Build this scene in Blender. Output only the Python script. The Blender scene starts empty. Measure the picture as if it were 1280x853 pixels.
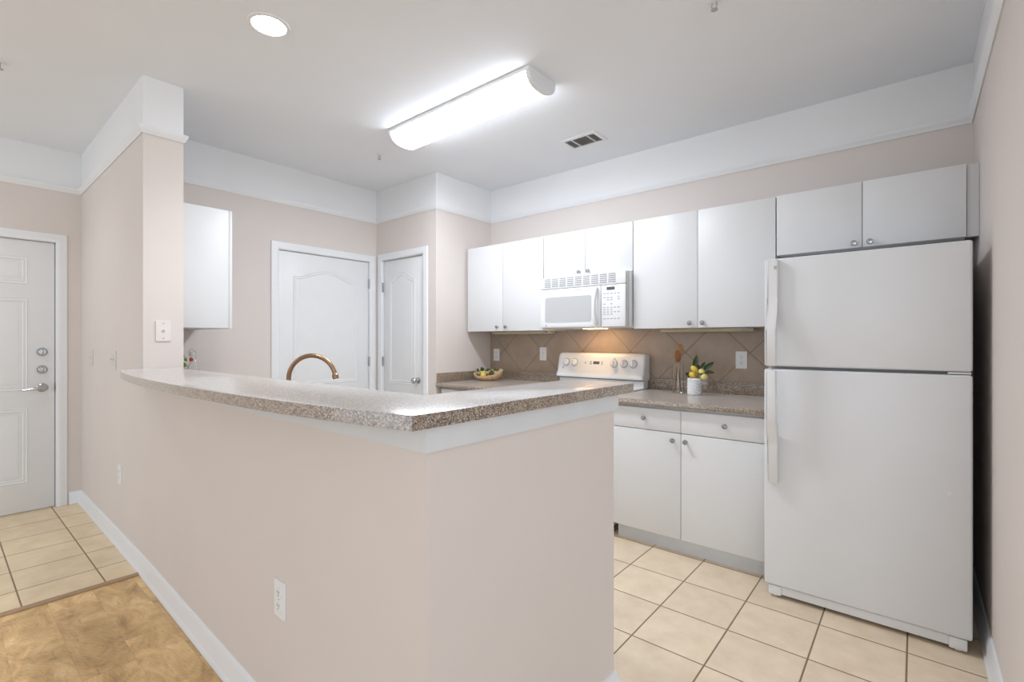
import bpy, bmesh, math, random
from mathutils import Vector, Matrix
random.seed(7)
C = bpy.context.scene.collection
SC = bpy.context.scene
PI = math.pi

# ------------------------------------------------------------------ camera, world, light, exposure
cam_d = bpy.data.cameras.new('camera'); cam = bpy.data.objects.new('camera', cam_d); C.objects.link(cam)
cam.location = (0, 0, 1.27)
cam.rotation_euler = (PI/2, 0, math.radians(39.82))
cam_d.sensor_width = 36; cam_d.lens = 36*605.2/1280; cam_d.clip_start = 0.02
SC.camera = cam
SC.view_settings.view_transform = 'Standard'; SC.view_settings.look = 'None'
SC.view_settings.gamma = 1.0; SC.view_settings.use_curve_mapping = False
SC.view_settings.exposure = 0.31
W = bpy.data.worlds.new('world'); SC.world = W; W.use_nodes = True
WORLD, REAR, REAR_L, SIDE, TUBE_E, TUBE_W, CAN_W, HALL_W, LAMP_E, CAN_E = 0.30, 42, 25, 46, 10.0, 18.0, 36.0, 12.0, 17.0, 30.0   # light levels
LCOL = (0.895, 0.985, 1.10)
W.node_tree.nodes['Background'].inputs[0].default_value = (*LCOL, 1)
W.node_tree.nodes['Background'].inputs[1].default_value = WORLD

def area(name, loc, rot, sx, sy, power, col):
    l = bpy.data.lights.new(name, 'AREA'); l.shape = 'RECTANGLE'; l.size = sx; l.size_y = sy
    l.energy = power; l.color = col
    o = bpy.data.objects.new(name, l); o.location = loc; o.rotation_euler = rot; C.objects.link(o); return o
area('daylight', (1.2, -3.45, 1.40), (PI/2, 0, 0), 3.2, 2.4, REAR, LCOL)
area('daylight_left', (-4.0, -3.45, 1.40), (PI/2, 0, 0), 2.0, 2.4, REAR_L, LCOL)
area('daylight_side', (3.45, -0.5, 1.40), (PI/2, 0, PI/2), 4.0, 2.4, SIDE, LCOL)

# ------------------------------------------------------------------ materials
def newmat(name):
    m = bpy.data.materials.new(name); m.use_nodes = True
    return m, m.node_tree, m.node_tree.nodes['Principled BSDF']
def N(nt, t, **kw):
    n = nt.nodes.new(t)
    for k, v in kw.items(): setattr(n, k, v)
    return n
def Lk(nt, a, b): nt.links.new(a, b)
def math_(nt, op, a, b=None):
    n = N(nt, 'ShaderNodeMath', operation=op)
    for i, v in enumerate((a, b)):
        if v is None: continue
        if isinstance(v, (int, float)): n.inputs[i].default_value = v
        else: Lk(nt, v, n.inputs[i])
    return n.outputs[0]
def ramp(nt, fac, stops):
    r = N(nt, 'ShaderNodeValToRGB'); e = r.color_ramp.elements
    while len(e) < len(stops): e.new(0.5)
    for s, (p, c) in zip(e, stops): s.position = p; s.color = (*c, 1)
    Lk(nt, fac, r.inputs[0]); return r.outputs[0]
def mix(nt, f, a, b, mode='MIX'):
    n = N(nt, 'ShaderNodeMix', data_type='RGBA', blend_type=mode)
    for i, v in ((0, f), (6, a), (7, b)):
        if isinstance(v, (int, float)): n.inputs[i].default_value = v
        elif isinstance(v, tuple): n.inputs[i].default_value = (*v, 1)
        else: Lk(nt, v, n.inputs[i])
    return n.outputs[2]
def noise(nt, scale, detail=2.0, vec=None, rough=0.5):
    n = N(nt, 'ShaderNodeTexNoise'); n.inputs['Scale'].default_value = scale
    n.inputs['Detail'].default_value = detail; n.inputs['Roughness'].default_value = rough
    if vec is not None: Lk(nt, vec, n.inputs['Vector'])
    return n.outputs[0]
def pos(nt):
    g = N(nt, 'ShaderNodeNewGeometry'); return g.outputs['Position']
def objco(nt):
    return N(nt, 'ShaderNodeTexCoord').outputs['Object']
def bump(nt, b, h, s, d=0.002):
    n = N(nt, 'ShaderNodeBump'); n.inputs['Strength'].default_value = s; n.inputs['Distance'].default_value = d
    Lk(nt, h, n.inputs['Height']); Lk(nt, n.outputs[0], b.inputs['Normal'])
def simple(name, col, rough=0.5, metal=0.0, tex=0.0, scale=40, bmp=0.0, bscale=300, spec=0.5):
    m, nt, b = newmat(name)
    b.inputs['Roughness'].default_value = rough; b.inputs['Metallic'].default_value = metal
    b.inputs['Specular IOR Level'].default_value = spec
    f = noise(nt, scale, 3.0, objco(nt))
    d = tuple(c*(1-tex) for c in col); l = tuple(min(1, c*(1+tex)) for c in col)
    Lk(nt, ramp(nt, f, [(0.3, d), (0.7, l)]), b.inputs['Base Color'])
    if bmp: bump(nt, b, noise(nt, bscale, 2.0, objco(nt)), bmp, 0.001)
    return m
def emit(name, col, e):
    m, nt, b = newmat(name)
    b.inputs['Base Color'].default_value = (*col, 1); b.inputs['Roughness'].default_value = 0.4
    b.inputs['Emission Color'].default_value = (*col, 1); b.inputs['Emission Strength'].default_value = e
    return m

M = {}
M['paint'] = simple('beige_wall_paint', (0.73, 0.662, 0.618), 0.65, 0, 0.012, 3, 0.06, 260, 0.3)
M['band'] = simple('white_band_paint', (0.85, 0.85, 0.85), 0.6, 0, 0.01, 3, 0.05, 260, 0.3)
M['ceil'] = simple('ceiling_paint', (0.86, 0.885, 0.92), 0.8, 0, 0.012, 2, 0.08, 180, 0.2)
M['trim'] = simple('white_trim_paint', (0.83, 0.835, 0.84), 0.35, 0, 0.008, 8)
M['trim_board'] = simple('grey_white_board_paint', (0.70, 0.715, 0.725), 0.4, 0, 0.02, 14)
M['door'] = simple('white_door_paint', (0.80, 0.80, 0.80), 0.4, 0, 0.01, 8, 0.04, 120)
M['cab'] = simple('white_cabinet_laminate', (0.745, 0.745, 0.745), 0.38, 0, 0.006, 6)
M['toe'] = simple('toe_kick_paint', (0.70, 0.71, 0.72), 0.5, 0, 0.02, 14)
M['appl'] = simple('white_appliance_enamel', (0.80, 0.80, 0.80), 0.32, 0, 0.006, 5)
M['fridge'] = simple('pebbled_white_enamel', (0.775, 0.785, 0.80), 0.42, 0, 0.008, 5, 0.16, 420)
M['fridge_handle'] = simple('white_handle_plastic', (0.80, 0.80, 0.80), 0.32, 0, 0.005, 5)
M['gap'] = simple('dark_gasket_and_shade', (0.13, 0.13, 0.13), 0.7, 0, 0.1, 30)
M['greyp'] = simple('grey_plastic', (0.45, 0.45, 0.45), 0.45, 0, 0.03, 30)
M['mark'] = simple('grey_marking', (0.42, 0.42, 0.43), 0.5, 0, 0.03, 60)
M['mwin'] = simple('microwave_window_screen', (0.50, 0.50, 0.50), 0.25, 0, 0.03, 600)
M['slot'] = simple('louvre_shadow_grey', (0.40, 0.40, 0.40), 0.6, 0, 0.03, 30)
M['display'] = simple('dark_display_glass', (0.09, 0.09, 0.09), 0.15, 0, 0.1, 40)
M['nickel'] = simple('brushed_nickel', (0.46, 0.455, 0.45), 0.26, 1.0, 0.04, 60)
M['chrome'] = simple('satin_chrome', (0.46, 0.46, 0.46), 0.22, 1.0, 0.04, 60)
M['bronze'] = simple('brushed_bronze', (0.37, 0.235, 0.14), 0.28, 1.0, 0.08, 60)
M['plate'] = simple('white_plate_plastic', (0.84, 0.85, 0.86), 0.35, 0, 0.005, 30)
M['beigeplate'] = simple('painted_over_plate', (0.70, 0.65, 0.61), 0.5, 0, 0.005, 30)
M['creamplate'] = simple('cream_plate_plastic', (0.80, 0.74, 0.70), 0.35, 0, 0.005, 30)
M['sloth'] = simple('socket_slot', (0.16, 0.17, 0.19), 0.6, 0, 0.05, 30)
M['pot'] = simple('white_ceramic', (0.86, 0.86, 0.86), 0.4, 0, 0.01, 20)
M['leaf'] = simple('dark_green_leaf', (0.045, 0.075, 0.022), 0.45, 0, 0.4, 60)
M['leafl'] = simple('bright_green_leaf', (0.20, 0.30, 0.05), 0.5, 0, 0.4, 60)
M['stem'] = simple('pale_green_stem', (0.33, 0.42, 0.18), 0.5, 0, 0.2, 60)
M['lemon'] = simple('lemon_skin', (0.78, 0.56, 0.09), 0.45, 0, 0.16, 40, 0.25, 500)
M['lemonp'] = simple('pale_lemon_skin', (0.80, 0.66, 0.25), 0.45, 0, 0.14, 40, 0.25, 500)
M['olive'] = simple('dark_olive_fruit', (0.10, 0.07, 0.03), 0.4, 0, 0.3, 40)
M['red'] = simple('red_rubber_seal', (0.55, 0.07, 0.04), 0.4, 0, 0.1, 40)
M['wire'] = simple('steel_wire', (0.55, 0.55, 0.55), 0.3, 1.0, 0.05, 60)
M['underlight'] = simple('yellowed_light_housing', (0.62, 0.54, 0.36), 0.5, 0, 0.04, 30)
M['tube'] = emit('lit_diffuser', (0.925, 0.99, 1.085), TUBE_E)
M['can'] = emit('lit_downlight_lens', (1.0, 0.98, 0.95), CAN_E)
M['lamp'] = emit('lit_cooktop_lamp', (1.0, 0.62, 0.28), LAMP_E)

def wood_mat(name, dark, lite, sc=30.0, axis=(1, 1, 8)):
    m, nt, b = newmat(name); b.inputs['Roughness'].default_value = 0.42
    mp = N(nt, 'ShaderNodeMapping'); Lk(nt, objco(nt), mp.inputs[0]); mp.inputs['Scale'].default_value = axis
    f = noise(nt, sc, 4.0, mp.outputs[0])
    Lk(nt, ramp(nt, f, [(0.3, dark), (0.7, lite)]), b.inputs['Base Color'])
    return m
M['spoon'] = wood_mat('brown_wood', (0.23, 0.085, 0.025), (0.42, 0.19, 0.065), 40, (1, 1, 0.15))
M['spoonl'] = wood_mat('honey_wood', (0.38, 0.19, 0.075), (0.55, 0.31, 0.14), 40, (1, 1, 0.15))
M['bowl'] = wood_mat('carved_pale_wood', (0.50, 0.31, 0.15), (0.74, 0.55, 0.34), 22, (0.4, 3, 5))

def glass_mat():
    m, nt, b = newmat('clear_glass')
    b.inputs['Base Color'].default_value = (0.96, 0.98, 0.97, 1)
    b.inputs['Roughness'].default_value = 0.02; b.inputs['IOR'].default_value = 1.45
    f = noise(nt, 5, 1.0, objco(nt))
    Lk(nt, ramp(nt, f, [(0, (0.95, 0.97, 0.96)), (1, (0.98, 0.99, 0.98))]), b.inputs['Base Color'])
    b.inputs['Transmission Weight'].default_value = 1.0
    return m
M['glass'] = glass_mat()

def laminate(name, base_shift=1.0):
    m, nt, b = newmat(name)
    b.inputs['Roughness'].default_value = 0.34
    b.inputs['Specular IOR Level'].default_value = 0.7
    b.inputs['Sheen Weight'].default_value = 0.5; b.inputs['Sheen Tint'].default_value = (1.0, 0.96, 0.92, 1); b.inputs['Sheen Roughness'].default_value = 0.45
    b.inputs['Coat Weight'].default_value = 0.9; b.inputs['Coat Roughness'].default_value = 0.13; b.inputs['Coat IOR'].default_value = 1.7
    p = pos(nt)
    v1 = N(nt, 'ShaderNodeTexVoronoi'); v1.inputs['Scale'].default_value = 330; Lk(nt, p, v1.inputs['Vector'])
    wn = N(nt, 'ShaderNodeSeparateColor'); Lk(nt, v1.outputs['Color'], wn.inputs[0])
    c = ramp(nt, wn.outputs[0], [(0.0, (0.055, 0.033, 0.020)), (0.22, (0.12, 0.075, 0.045)), (0.45, (0.27, 0.18, 0.11)),
                                 (0.70, (0.40, 0.29, 0.20)), (0.90, (0.60, 0.50, 0.40))])
    if base_shift != 1.0:
        c = mix(nt, 1.0, c, (base_shift,)*3, 'MULTIPLY')
    Lk(nt, c, b.inputs['Base Color'])
    return m
M['lam'] = laminate('speckled_granite_laminate', 0.82)

def tile_mat(name, x0, y0, s, sy=None, lo=(0.74, 0.595, 0.43), hi=(0.86, 0.725, 0.555)):
    sy = sy or s
    m, nt, b = newmat(name); b.inputs['Roughness'].default_value = 0.42
    sp = N(nt, 'ShaderNodeSeparateXYZ'); p = pos(nt); Lk(nt, p, sp.inputs[0])
    u = math_(nt, 'DIVIDE', math_(nt, 'SUBTRACT', sp.outputs[0], x0), s)
    v = math_(nt, 'DIVIDE', math_(nt, 'SUBTRACT', sp.outputs[1], y0), sy)
    def edge(w, size):
        f = math_(nt, 'FRACT', w)
        return math_(nt, 'MULTIPLY', math_(nt, 'MINIMUM', f, math_(nt, 'SUBTRACT', 1.0, f)), size)
    d = math_(nt, 'MINIMUM', edge(u, s), edge(v, sy))
    grout = math_(nt, 'LESS_THAN', d, 0.0032)
    cb = N(nt, 'ShaderNodeCombineXYZ'); Lk(nt, math_(nt, 'FLOOR', u), cb.inputs[0]); Lk(nt, math_(nt, 'FLOOR', v), cb.inputs[1])
    w = N(nt, 'ShaderNodeTexWhiteNoise'); Lk(nt, cb.outputs[0], w.inputs[0])
    n1 = noise(nt, 9, 5.0, p, 0.6)
    body = ramp(nt, n1, [(0.30, lo), (0.72, hi)])
    tone = ramp(nt, w.outputs[0], [(0, (0.94, 0.94, 0.94)), (1, (1.03, 1.02, 1.0))])
    body = mix(nt, 1.0, body, tone, 'MULTIPLY')
    c = mix(nt, grout, body, (0.24, 0.155, 0.085))
    Lk(nt, c, b.inputs['Base Color'])
    h = math_(nt, 'MULTIPLY', math_(nt, 'MINIMUM', d, 0.006), 160)
    bump(nt, b, h, 0.5, 0.003)
    return m
M['tile'] = tile_mat('cream_floor_tile', -0.027, 1.935, 0.3045)
M['tile_hall'] = tile_mat('cream_hall_tile', -5.02, 0.587, 0.305, 0.311, (0.79, 0.62, 0.40), (0.91, 0.76, 0.53))

def bsplash_mat():
    m, nt, b = newmat('tan_diagonal_wall_tile'); b.inputs['Roughness'].default_value = 0.38
    sp = N(nt, 'ShaderNodeSeparateXYZ'); p = pos(nt); Lk(nt, p, sp.inputs[0])
    X = math_(nt, 'SUBTRACT', sp.outputs[0], -3.003); Z = math_(nt, 'SUBTRACT', sp.outputs[2], 1.19)
    u = math_(nt, 'DIVIDE', math_(nt, 'ADD', X, Z), 0.431); v = math_(nt, 'DIVIDE', math_(nt, 'SUBTRACT', X, Z), 0.431)
    def edge(w):
        f = math_(nt, 'FRACT', w)
        return math_(nt, 'MULTIPLY', math_(nt, 'MINIMUM', f, math_(nt, 'SUBTRACT', 1.0, f)), 0.305)
    d = math_(nt, 'MINIMUM', edge(u), edge(v))
    grout = math_(nt, 'LESS_THAN', d, 0.0028)
    n1 = noise(nt, 6, 5.0, p, 0.62)
    body = ramp(nt, n1, [(0.30, (0.375, 0.285, 0.215)), (0.72, (0.465, 0.365, 0.285))])
    Lk(nt, mix(nt, grout, body, (0.27, 0.195, 0.135)), b.inputs['Base Color'])
    bump(nt, b, math_(nt, 'MULTIPLY', math_(nt, 'MINIMUM', d, 0.006), 160), 0.4, 0.003)
    return m
M['bsplash'] = bsplash_mat()

def plank_mat():
    m, nt, b = newmat('rustic_oak_planks'); b.inputs['Roughness'].default_value = 0.42
    p = pos(nt); sp = N(nt, 'ShaderNodeSeparateXYZ'); Lk(nt, p, sp.inputs[0])
    row = math_(nt, 'DIVIDE', math_(nt, 'SUBTRACT', sp.outputs[1], 0.03), 0.165)
    fr = math_(nt, 'FLOOR', row)
    off = math_(nt, 'MULTIPLY', math_(nt, 'FRACT', math_(nt, 'MULTIPLY', fr, 0.377)), 0.7)
    col = math_(nt, 'FLOOR', math_(nt, 'DIVIDE', math_(nt, 'ADD', sp.outputs[0], off), 0.62))
    cb = N(nt, 'ShaderNodeCombineXYZ'); Lk(nt, fr, cb.inputs[0]); Lk(nt, col, cb.inputs[1])
    w = N(nt, 'ShaderNodeTexWhiteNoise'); Lk(nt, cb.outputs[0], w.inputs[0])
    mp = N(nt, 'ShaderNodeMapping'); Lk(nt, p, mp.inputs[0]); mp.inputs['Scale'].default_value = (3.0, 6.0, 1)
    va = N(nt, 'ShaderNodeVectorMath', operation='ADD'); Lk(nt, mp.outputs[0], va.inputs[0])
    ws = N(nt, 'ShaderNodeVectorMath', operation='SCALE'); Lk(nt, w.outputs[1], ws.inputs[0]); ws.inputs['Scale'].default_value = 7
    Lk(nt, ws.outputs[0], va.inputs[1])
    gn = N(nt, 'ShaderNodeTexNoise'); Lk(nt, va.outputs[0], gn.inputs['Vector']); gn.inputs['Scale'].default_value = 1.5
    gn.inputs['Detail'].default_value = 9; gn.inputs['Roughness'].default_value = 0.68; gn.inputs['Distortion'].default_value = 0.9
    c = ramp(nt, gn.outputs[0], [(0.28, (0.36, 0.21, 0.085)), (0.42, (0.60, 0.385, 0.165)), (0.58, (0.80, 0.545, 0.26)), (0.76, (0.95, 0.76, 0.46))])
    tone = ramp(nt, w.outputs[0], [(0, (0.95, 0.92, 0.90)), (0.5, (1.08, 1.07, 1.06)), (1, (1.2, 1.2, 1.22))])
    c = mix(nt, 1.0, c, tone, 'MULTIPLY')
    rings = N(nt, 'ShaderNodeTexWave', wave_type='RINGS', rings_direction='SPHERICAL'); Lk(nt, va.outputs[0], rings.inputs[0])
    rings.inputs['Scale'].default_value = 5.0; rings.inputs['Distortion'].default_value = 14; rings.inputs['Detail'].default_value = 4; rings.inputs['Detail Scale'].default_value = 0.6
    c = mix(nt, 0.10, c, ramp(nt, rings.outputs[1], [(0, (0.34, 0.20, 0.09)), (1, (0.80, 0.60, 0.34))]))
    k = noise(nt, 6.0, 6.0, p, 0.7)
    c = mix(nt, ramp(nt, k, [(0.55, (0, 0, 0)), (0.70, (0.45, 0.45, 0.45))]), c, (0.33, 0.18, 0.085))
    m2 = N(nt, 'ShaderNodeMapping'); Lk(nt, p, m2.inputs[0]); m2.inputs['Scale'].default_value = (5, 34, 1)
    k3 = noise(nt, 1.6, 4.0, m2.outputs[0], 0.65)
    c = mix(nt, ramp(nt, k3, [(0.63, (0, 0, 0)), (0.72, (0.5, 0.5, 0.5))]), c, (0.16, 0.085, 0.04))
    f = math_(nt, 'FRACT', row)
    e = math_(nt, 'LESS_THAN', math_(nt, 'MINIMUM', f, math_(nt, 'SUBTRACT', 1.0, f)), 0.005)
    c = mix(nt, math_(nt, 'MULTIPLY', e, 0.25), c, (0.22, 0.13, 0.06))
    Lk(nt, c, b.inputs['Base Color'])
    return m
M['planks'] = plank_mat()
M['tmould'] = wood_mat('tan_edge_strip', (0.36, 0.23, 0.13), (0.47, 0.32, 0.19), 20, (6, 1, 1))

# ------------------------------------------------------------------ mesh helpers
class MB:
    def __init__(s): s.bm = bmesh.new(); s.mi = 0
    def _mi(s, fs):
        for f in fs: f.material_index = s.mi
    def box(s, x0, x1, y0, y1, z0, z1, bev=0.0, seg=2):
        x0, x1 = sorted((x0, x1)); y0, y1 = sorted((y0, y1)); z0, z1 = sorted((z0, z1))
        vs = [s.bm.verts.new(p) for p in ((x0,y0,z0),(x1,y0,z0),(x1,y1,z0),(x0,y1,z0),(x0,y0,z1),(x1,y0,z1),(x1,y1,z1),(x0,y1,z1))]
        fs = [s.bm.faces.new([vs[i] for i in f]) for f in ((3,2,1,0),(4,5,6,7),(0,1,5,4),(1,2,6,5),(2,3,7,6),(3,0,4,7))]
        s._mi(fs)
        if bev > 0:
            es = set(e for f in fs for e in f.edges)
            r = bmesh.ops.bevel(s.bm, geom=list(es), offset=bev, segments=seg, affect='EDGES', profile=0.5)
            s._mi(r['faces'])
        return s
    def prism(s, poly, z0, z1, bev=0.0):
        b = [s.bm.verts.new((x, y, z0)) for x, y in poly]; t = [s.bm.verts.new((x, y, z1)) for x, y in poly]
        n = len(poly)
        fs = [s.bm.faces.new(b[::-1]), s.bm.faces.new(t)]
        for i in range(n): fs.append(s.bm.faces.new((b[i], b[(i+1) % n], t[(i+1) % n], t[i])))
        s._mi(fs)
        if bev > 0:
            es = set(fs[1].edges)
            bmesh.ops.bevel(s.bm, geom=list(es), offset=bev, segments=2, affect='EDGES', profile=0.5)
        return s
    def loft(s, rings, closed=True, caps=True):
        vr = [[s.bm.verts.new(p) for p in r] for r in rings]
        n = len(rings[0]); fs = []
        for a, b in zip(vr, vr[1:]):
            for i in range(n if closed else n-1):
                fs.append(s.bm.faces.new((a[i], a[(i+1) % n], b[(i+1) % n], b[i])))
        if caps:
            fs.append(s.bm.faces.new(vr[0][::-1])); fs.append(s.bm.faces.new(vr[-1]))
        s._mi(fs); return s
    def lathe(s, prof, org=(0,0,0), axis='Z', seg=24, mod=None):
        org = Vector(org)
        rings = []
        for r, h in prof:
            ring = []
            for i in range(seg):
                a = 2*PI*i/seg; rr = r + (mod(a, h) if mod else 0)
                x, y = rr*math.cos(a), rr*math.sin(a)
                v = {'Z': (x, y, h), 'Y': (x, h, -y), '-Y': (x, -h, y), 'X': (h, x, y), '-X': (-h, y, x), '-Z': (y, x, -h)}[axis]
                ring.append(org + Vector(v))
            rings.append(ring)
        return s.loft(rings)
    def tube(s, pts, r, seg=10):
        pts = [Vector(p) for p in pts]; rs = r if isinstance(r, (list, tuple)) else [r]*len(pts)
        rings = []; up = None
        for i, p in enumerate(pts):
            t = (pts[min(i+1, len(pts)-1)] - pts[max(i-1, 0)]).normalized()
            if up is None:
                up = Vector((0, 0, 1)) if abs(t.z) < 0.9 else Vector((1, 0, 0))
            u = (up - t*up.dot(t)).normalized(); v = t.cross(u); up = u
            rings.append([p + (u*math.cos(2*PI*k/seg) + v*math.sin(2*PI*k/seg))*rs[i] for k in range(seg)])
        return s.loft(rings)
    def ball(s, c, r, sx=1, sy=1, sz=1, rot=None, seg=16):
        r0 = bmesh.ops.create_uvsphere(s.bm, u_segments=seg, v_segments=seg//2+2, radius=r)
        mt = Matrix.Translation(Vector(c)) @ (rot.to_4x4() if rot else Matrix.Identity(4)) @ Matrix.Diagonal((sx, sy, sz, 1))
        bmesh.ops.transform(s.bm, matrix=mt, verts=r0['verts'])
        s._mi(set(f for v in r0['verts'] for f in v.link_faces)); return s
    def sweep(s, path, prof, normal=(0,0,1), closed=False):
        """prof points (a,b): a across (normal x tangent), b along normal"""
        n = Vector(normal); P = [Vector(p) for p in path]; rings = []; L = len(P)
        for i, p in enumerate(P):
            ta = (p - P[i-1]).normalized() if (closed or i > 0) else None
            tb = (P[(i+1) % L] - p).normalized() if (closed or i < L-1) else None
            if ta is None: d = n.cross(tb); k = 1
            elif tb is None: d = n.cross(ta); k = 1
            else:
                da, db = n.cross(ta), n.cross(tb); d = (da+db).normalized(); k = 1/max(0.3, d.dot(da))
            rings.append([p + d*(a*k) + n*b for a, b in prof])
        if closed: rings.append(rings[0])
        return s.loft(rings, caps=not closed)
    def leaf(s, base, tip, width, normal, curl=0.15, n=8):
        b, t = Vector(base), Vector(tip); d = t-b; nn = Vector(normal); side = d.cross(nn).normalized(); nn = side.cross(d).normalized()
        L = []
        for i in range(n+1):
            f = i/n; w = width*0.5*math.sin(PI*min(1, f**0.8))**0.9
            c = b + d*f + nn*(curl*d.length*math.sin(PI*f))
            L.append([c - side*w + nn*w*0.35, c, c + side*w + nn*w*0.35, c - nn*0.0012])
        return s.loft(L)

BASE = {}
def link(name, mb, mats, parent=None, base=None, smooth=35):
    me = bpy.data.meshes.new(name)
    bm = mb.bm
    bmesh.ops.remove_doubles(bm, verts=bm.verts, dist=1e-6)
    bmesh.ops.recalc_face_normals(bm, faces=bm.faces)
    o = bpy.data.objects.new(name, me)
    off = BASE[parent.name] if parent is not None else Vector(base if base is not None else (0, 0, 0))
    bmesh.ops.translate(bm, verts=bm.verts, vec=-off)
    bm.to_mesh(me); bm.free()
    me.shade_smooth(); me.set_sharp_from_angle(angle=math.radians(smooth))
    for m in (mats if isinstance(mats, (list, tuple)) else [mats]): me.materials.append(m)
    C.objects.link(o)
    if parent is not None: o.parent = parent
    else: o.location = off
    BASE[o.name] = off.copy()
    return o
def part(name, mb, mat, parent, label=None, smooth=35):
    o = link(name, mb, mat, parent, smooth=smooth)
    if label: o['label'] = label
    return o
def tag(o, label, cat, group=None):
    o['label'] = label; o['category'] = cat
    if group: o['group'] = group
    return o
def thing(name, label, cat, loc, group=None):
    o = bpy.data.objects.new(name, None); o.empty_display_size = 0.05; C.objects.link(o); o.location = loc
    BASE[o.name] = Vector(loc)
    return tag(o, label, cat, group)
def single(name, mb, mat, label, cat, base, group=None):
    return tag(link(name, mb, mat, None, base), label, cat, group)
def struct(name, mb, mats, label=None, base=(0,0,0)):
    o = link(name, mb, mats, None, base); o['kind'] = 'structure'
    if label: o['label'] = label
    return o
def dup_part(src, parent, loc):
    o = src.copy(); C.objects.link(o); o.parent = parent; o.location = Vector(loc) - BASE[parent.name]
    BASE[o.name] = BASE[parent.name]
    return o
def dup_tree(src, loc, label=None):
    r = src.copy(); C.objects.link(r); r.location = loc
    if label: r['label'] = label
    for ch in list(src.children):
        c = ch.copy(); C.objects.link(c); c.parent = r
        for g in list(ch.children):
            d = g.copy(); C.objects.link(d); d.parent = c
    return r

# ------------------------------------------------------------------ dimensions
ZC, ZB = 2.735, 2.435            # ceiling, bottom of the white band
XR, YB, XL, XE = 0.232, 3.505, -4.065, -5.045
XP, YP = -3.19, 2.80             # pantry corner
TW0, TW1, TWB = (-5.045, 0.757), (-3.262, 0.745), 0.937
KA, KB_ = (-3.262, 0.745), (-0.825, 0.696)    # hall face of the half wall
KY1 = 1.555                      # kitchen end of the short leg
KZ = 1.083                       # half wall top
CT, CB = 0.908, 0.872            # worktop top and underside

# ------------------------------------------------------------------ shell
b = MB(); b.box(XE-0.1, 3.5, -3.5, 0.9, -0.1, -0.002); b.box(-0.97, 3.5, 0.9, 1.40, -0.1, -0.002); b.box(XR+0.1, 3.5, 1.40, 1.95, -0.1, -0.002)
struct('floor', b, M['planks'], 'rustic oak plank floor of the living side')
b = MB(); b.prism([(XL-0.12, 0.72), (-0.84, 0.72), (-0.84, 1.40), (XR+0.1, 1.40), (XR+0.1, YB+0.1), (XL-0.12, YB+0.1)], -0.1, 0.0)
struct('floor', b, M['tile'], 'cream square floor tiles of the kitchen')
b = MB(); b.box(XE-0.1, -3.262, -3.5, 0.80, -0.0015, 0.004)
struct('floor', b, M['tile_hall'], 'cream square floor tiles inside the entrance door')
b = MB(); b.sweep([(-3.262, -3.5, 0), (-3.262, 0.742, 0)], [(0.0, -0.001), (0.0, 0.0065), (-0.004, 0.009), (-0.024, 0.008), (-0.032, 0.003), (-0.032, -0.001)])
struct('trim_1', b, M['tmould'], 'tan edging strip between hall tiles and planks')
b = MB(); b.box(XE-0.1, XR+0.1, -3.5, YB+0.1, ZC, ZC+0.1); b.box(XR+0.1, 3.5, -3.5, 1.95, ZC, ZC+0.1)
struct('ceiling', b, M['ceil'], 'white ceiling')

def wall(name, axis, plane, a0, a1, thick, openings=(), label=None):
    """axis 'x': wall runs along x at y=plane; thick is signed depth away from the room"""
    b = MB()
    segs = []; cur = a0
    for (o0, o1, oz) in sorted(openings):
        segs.append((cur, o0, 0, ZB)); segs.append((o0, o1, oz, ZB)); cur = o1
    segs.append((cur, a1, 0, ZB))
    for (s0, s1, z0, z1) in segs:
        b.mi = 0
        if axis == 'x': b.box(s0, s1, plane, plane+thick, z0, z1)
        else: b.box(plane, plane+thick, s0, s1, z0, z1)
    b.mi = 1
    if axis == 'x': b.box(a0, a1, plane, plane+thick, ZB, ZC)
    else: b.box(plane, plane+thick, a0, a1, ZB, ZC)
    return struct(name, b, [M['paint'], M['band']], label)
wall('wall_back', 'x', YB, XP-0.02, XR+0.1, 0.1, label='beige wall behind the cabinets')
wall('wall_right', 'y', XR, 1.88, YB, 0.1, label='beige wall beside the refrigerator')
wall('wall_left', 'y', XL, TWB, YP+0.1, -0.1, [(1.845, 2.722, 2.04)], 'beige wall with the wide kitchen door')
wall('wall_entrance', 'y', XE, -3.5, 0.757, -0.1, [(-0.312, 0.612, 2.03)], 'beige wall with the entrance door')
# pantry: front with a door opening, and its side
b = MB()
for (s0, s1, z0, z1) in ((XL, -3.972, 0, ZB), (-3.972, -3.358, 2.048, ZB), (-3.358, XP, 0, ZB)): b.box(s0, s1, YP, YP+0.09, z0, z1)
b.box(XP-0.09, XP, YP+0.09, YB, 0, ZB)
b.mi = 1; b.box(XL, XP, YP, YP+0.09, ZB, ZC); b.box(XP-0.09, XP, YP+0.09, YB, ZB, ZC)
struct('wall_pantry', b, [M['paint'], M['band']], 'beige corner walls of the pantry')
# tall stub wall between hall and kitchen
b = MB()
poly = [TW0, TW1, (TW1[0], TWB), (TW0[0], TWB)]
b.prism(poly, 0, ZB); b.mi = 1; b.prism(poly, ZB, ZC)
struct('wall_hall', b, [M['paint'], M['band']], 'beige stub wall between the hall and the kitchen')
# half wall of the peninsula, L shaped
def yk(x): return KA[1] + (x-KA[0])/(KB_[0]-KA[0])*(KB_[1]-KA[1])
b = MB()
b.prism([KA, KB_, (-0.825, KY1), (-0.985, KY1), (-0.985, 0.885), (-3.262, 0.905)], 0, KZ)
struct('wall_peninsula', b, M['paint'], 'beige half wall that carries the raised bar')

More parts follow.
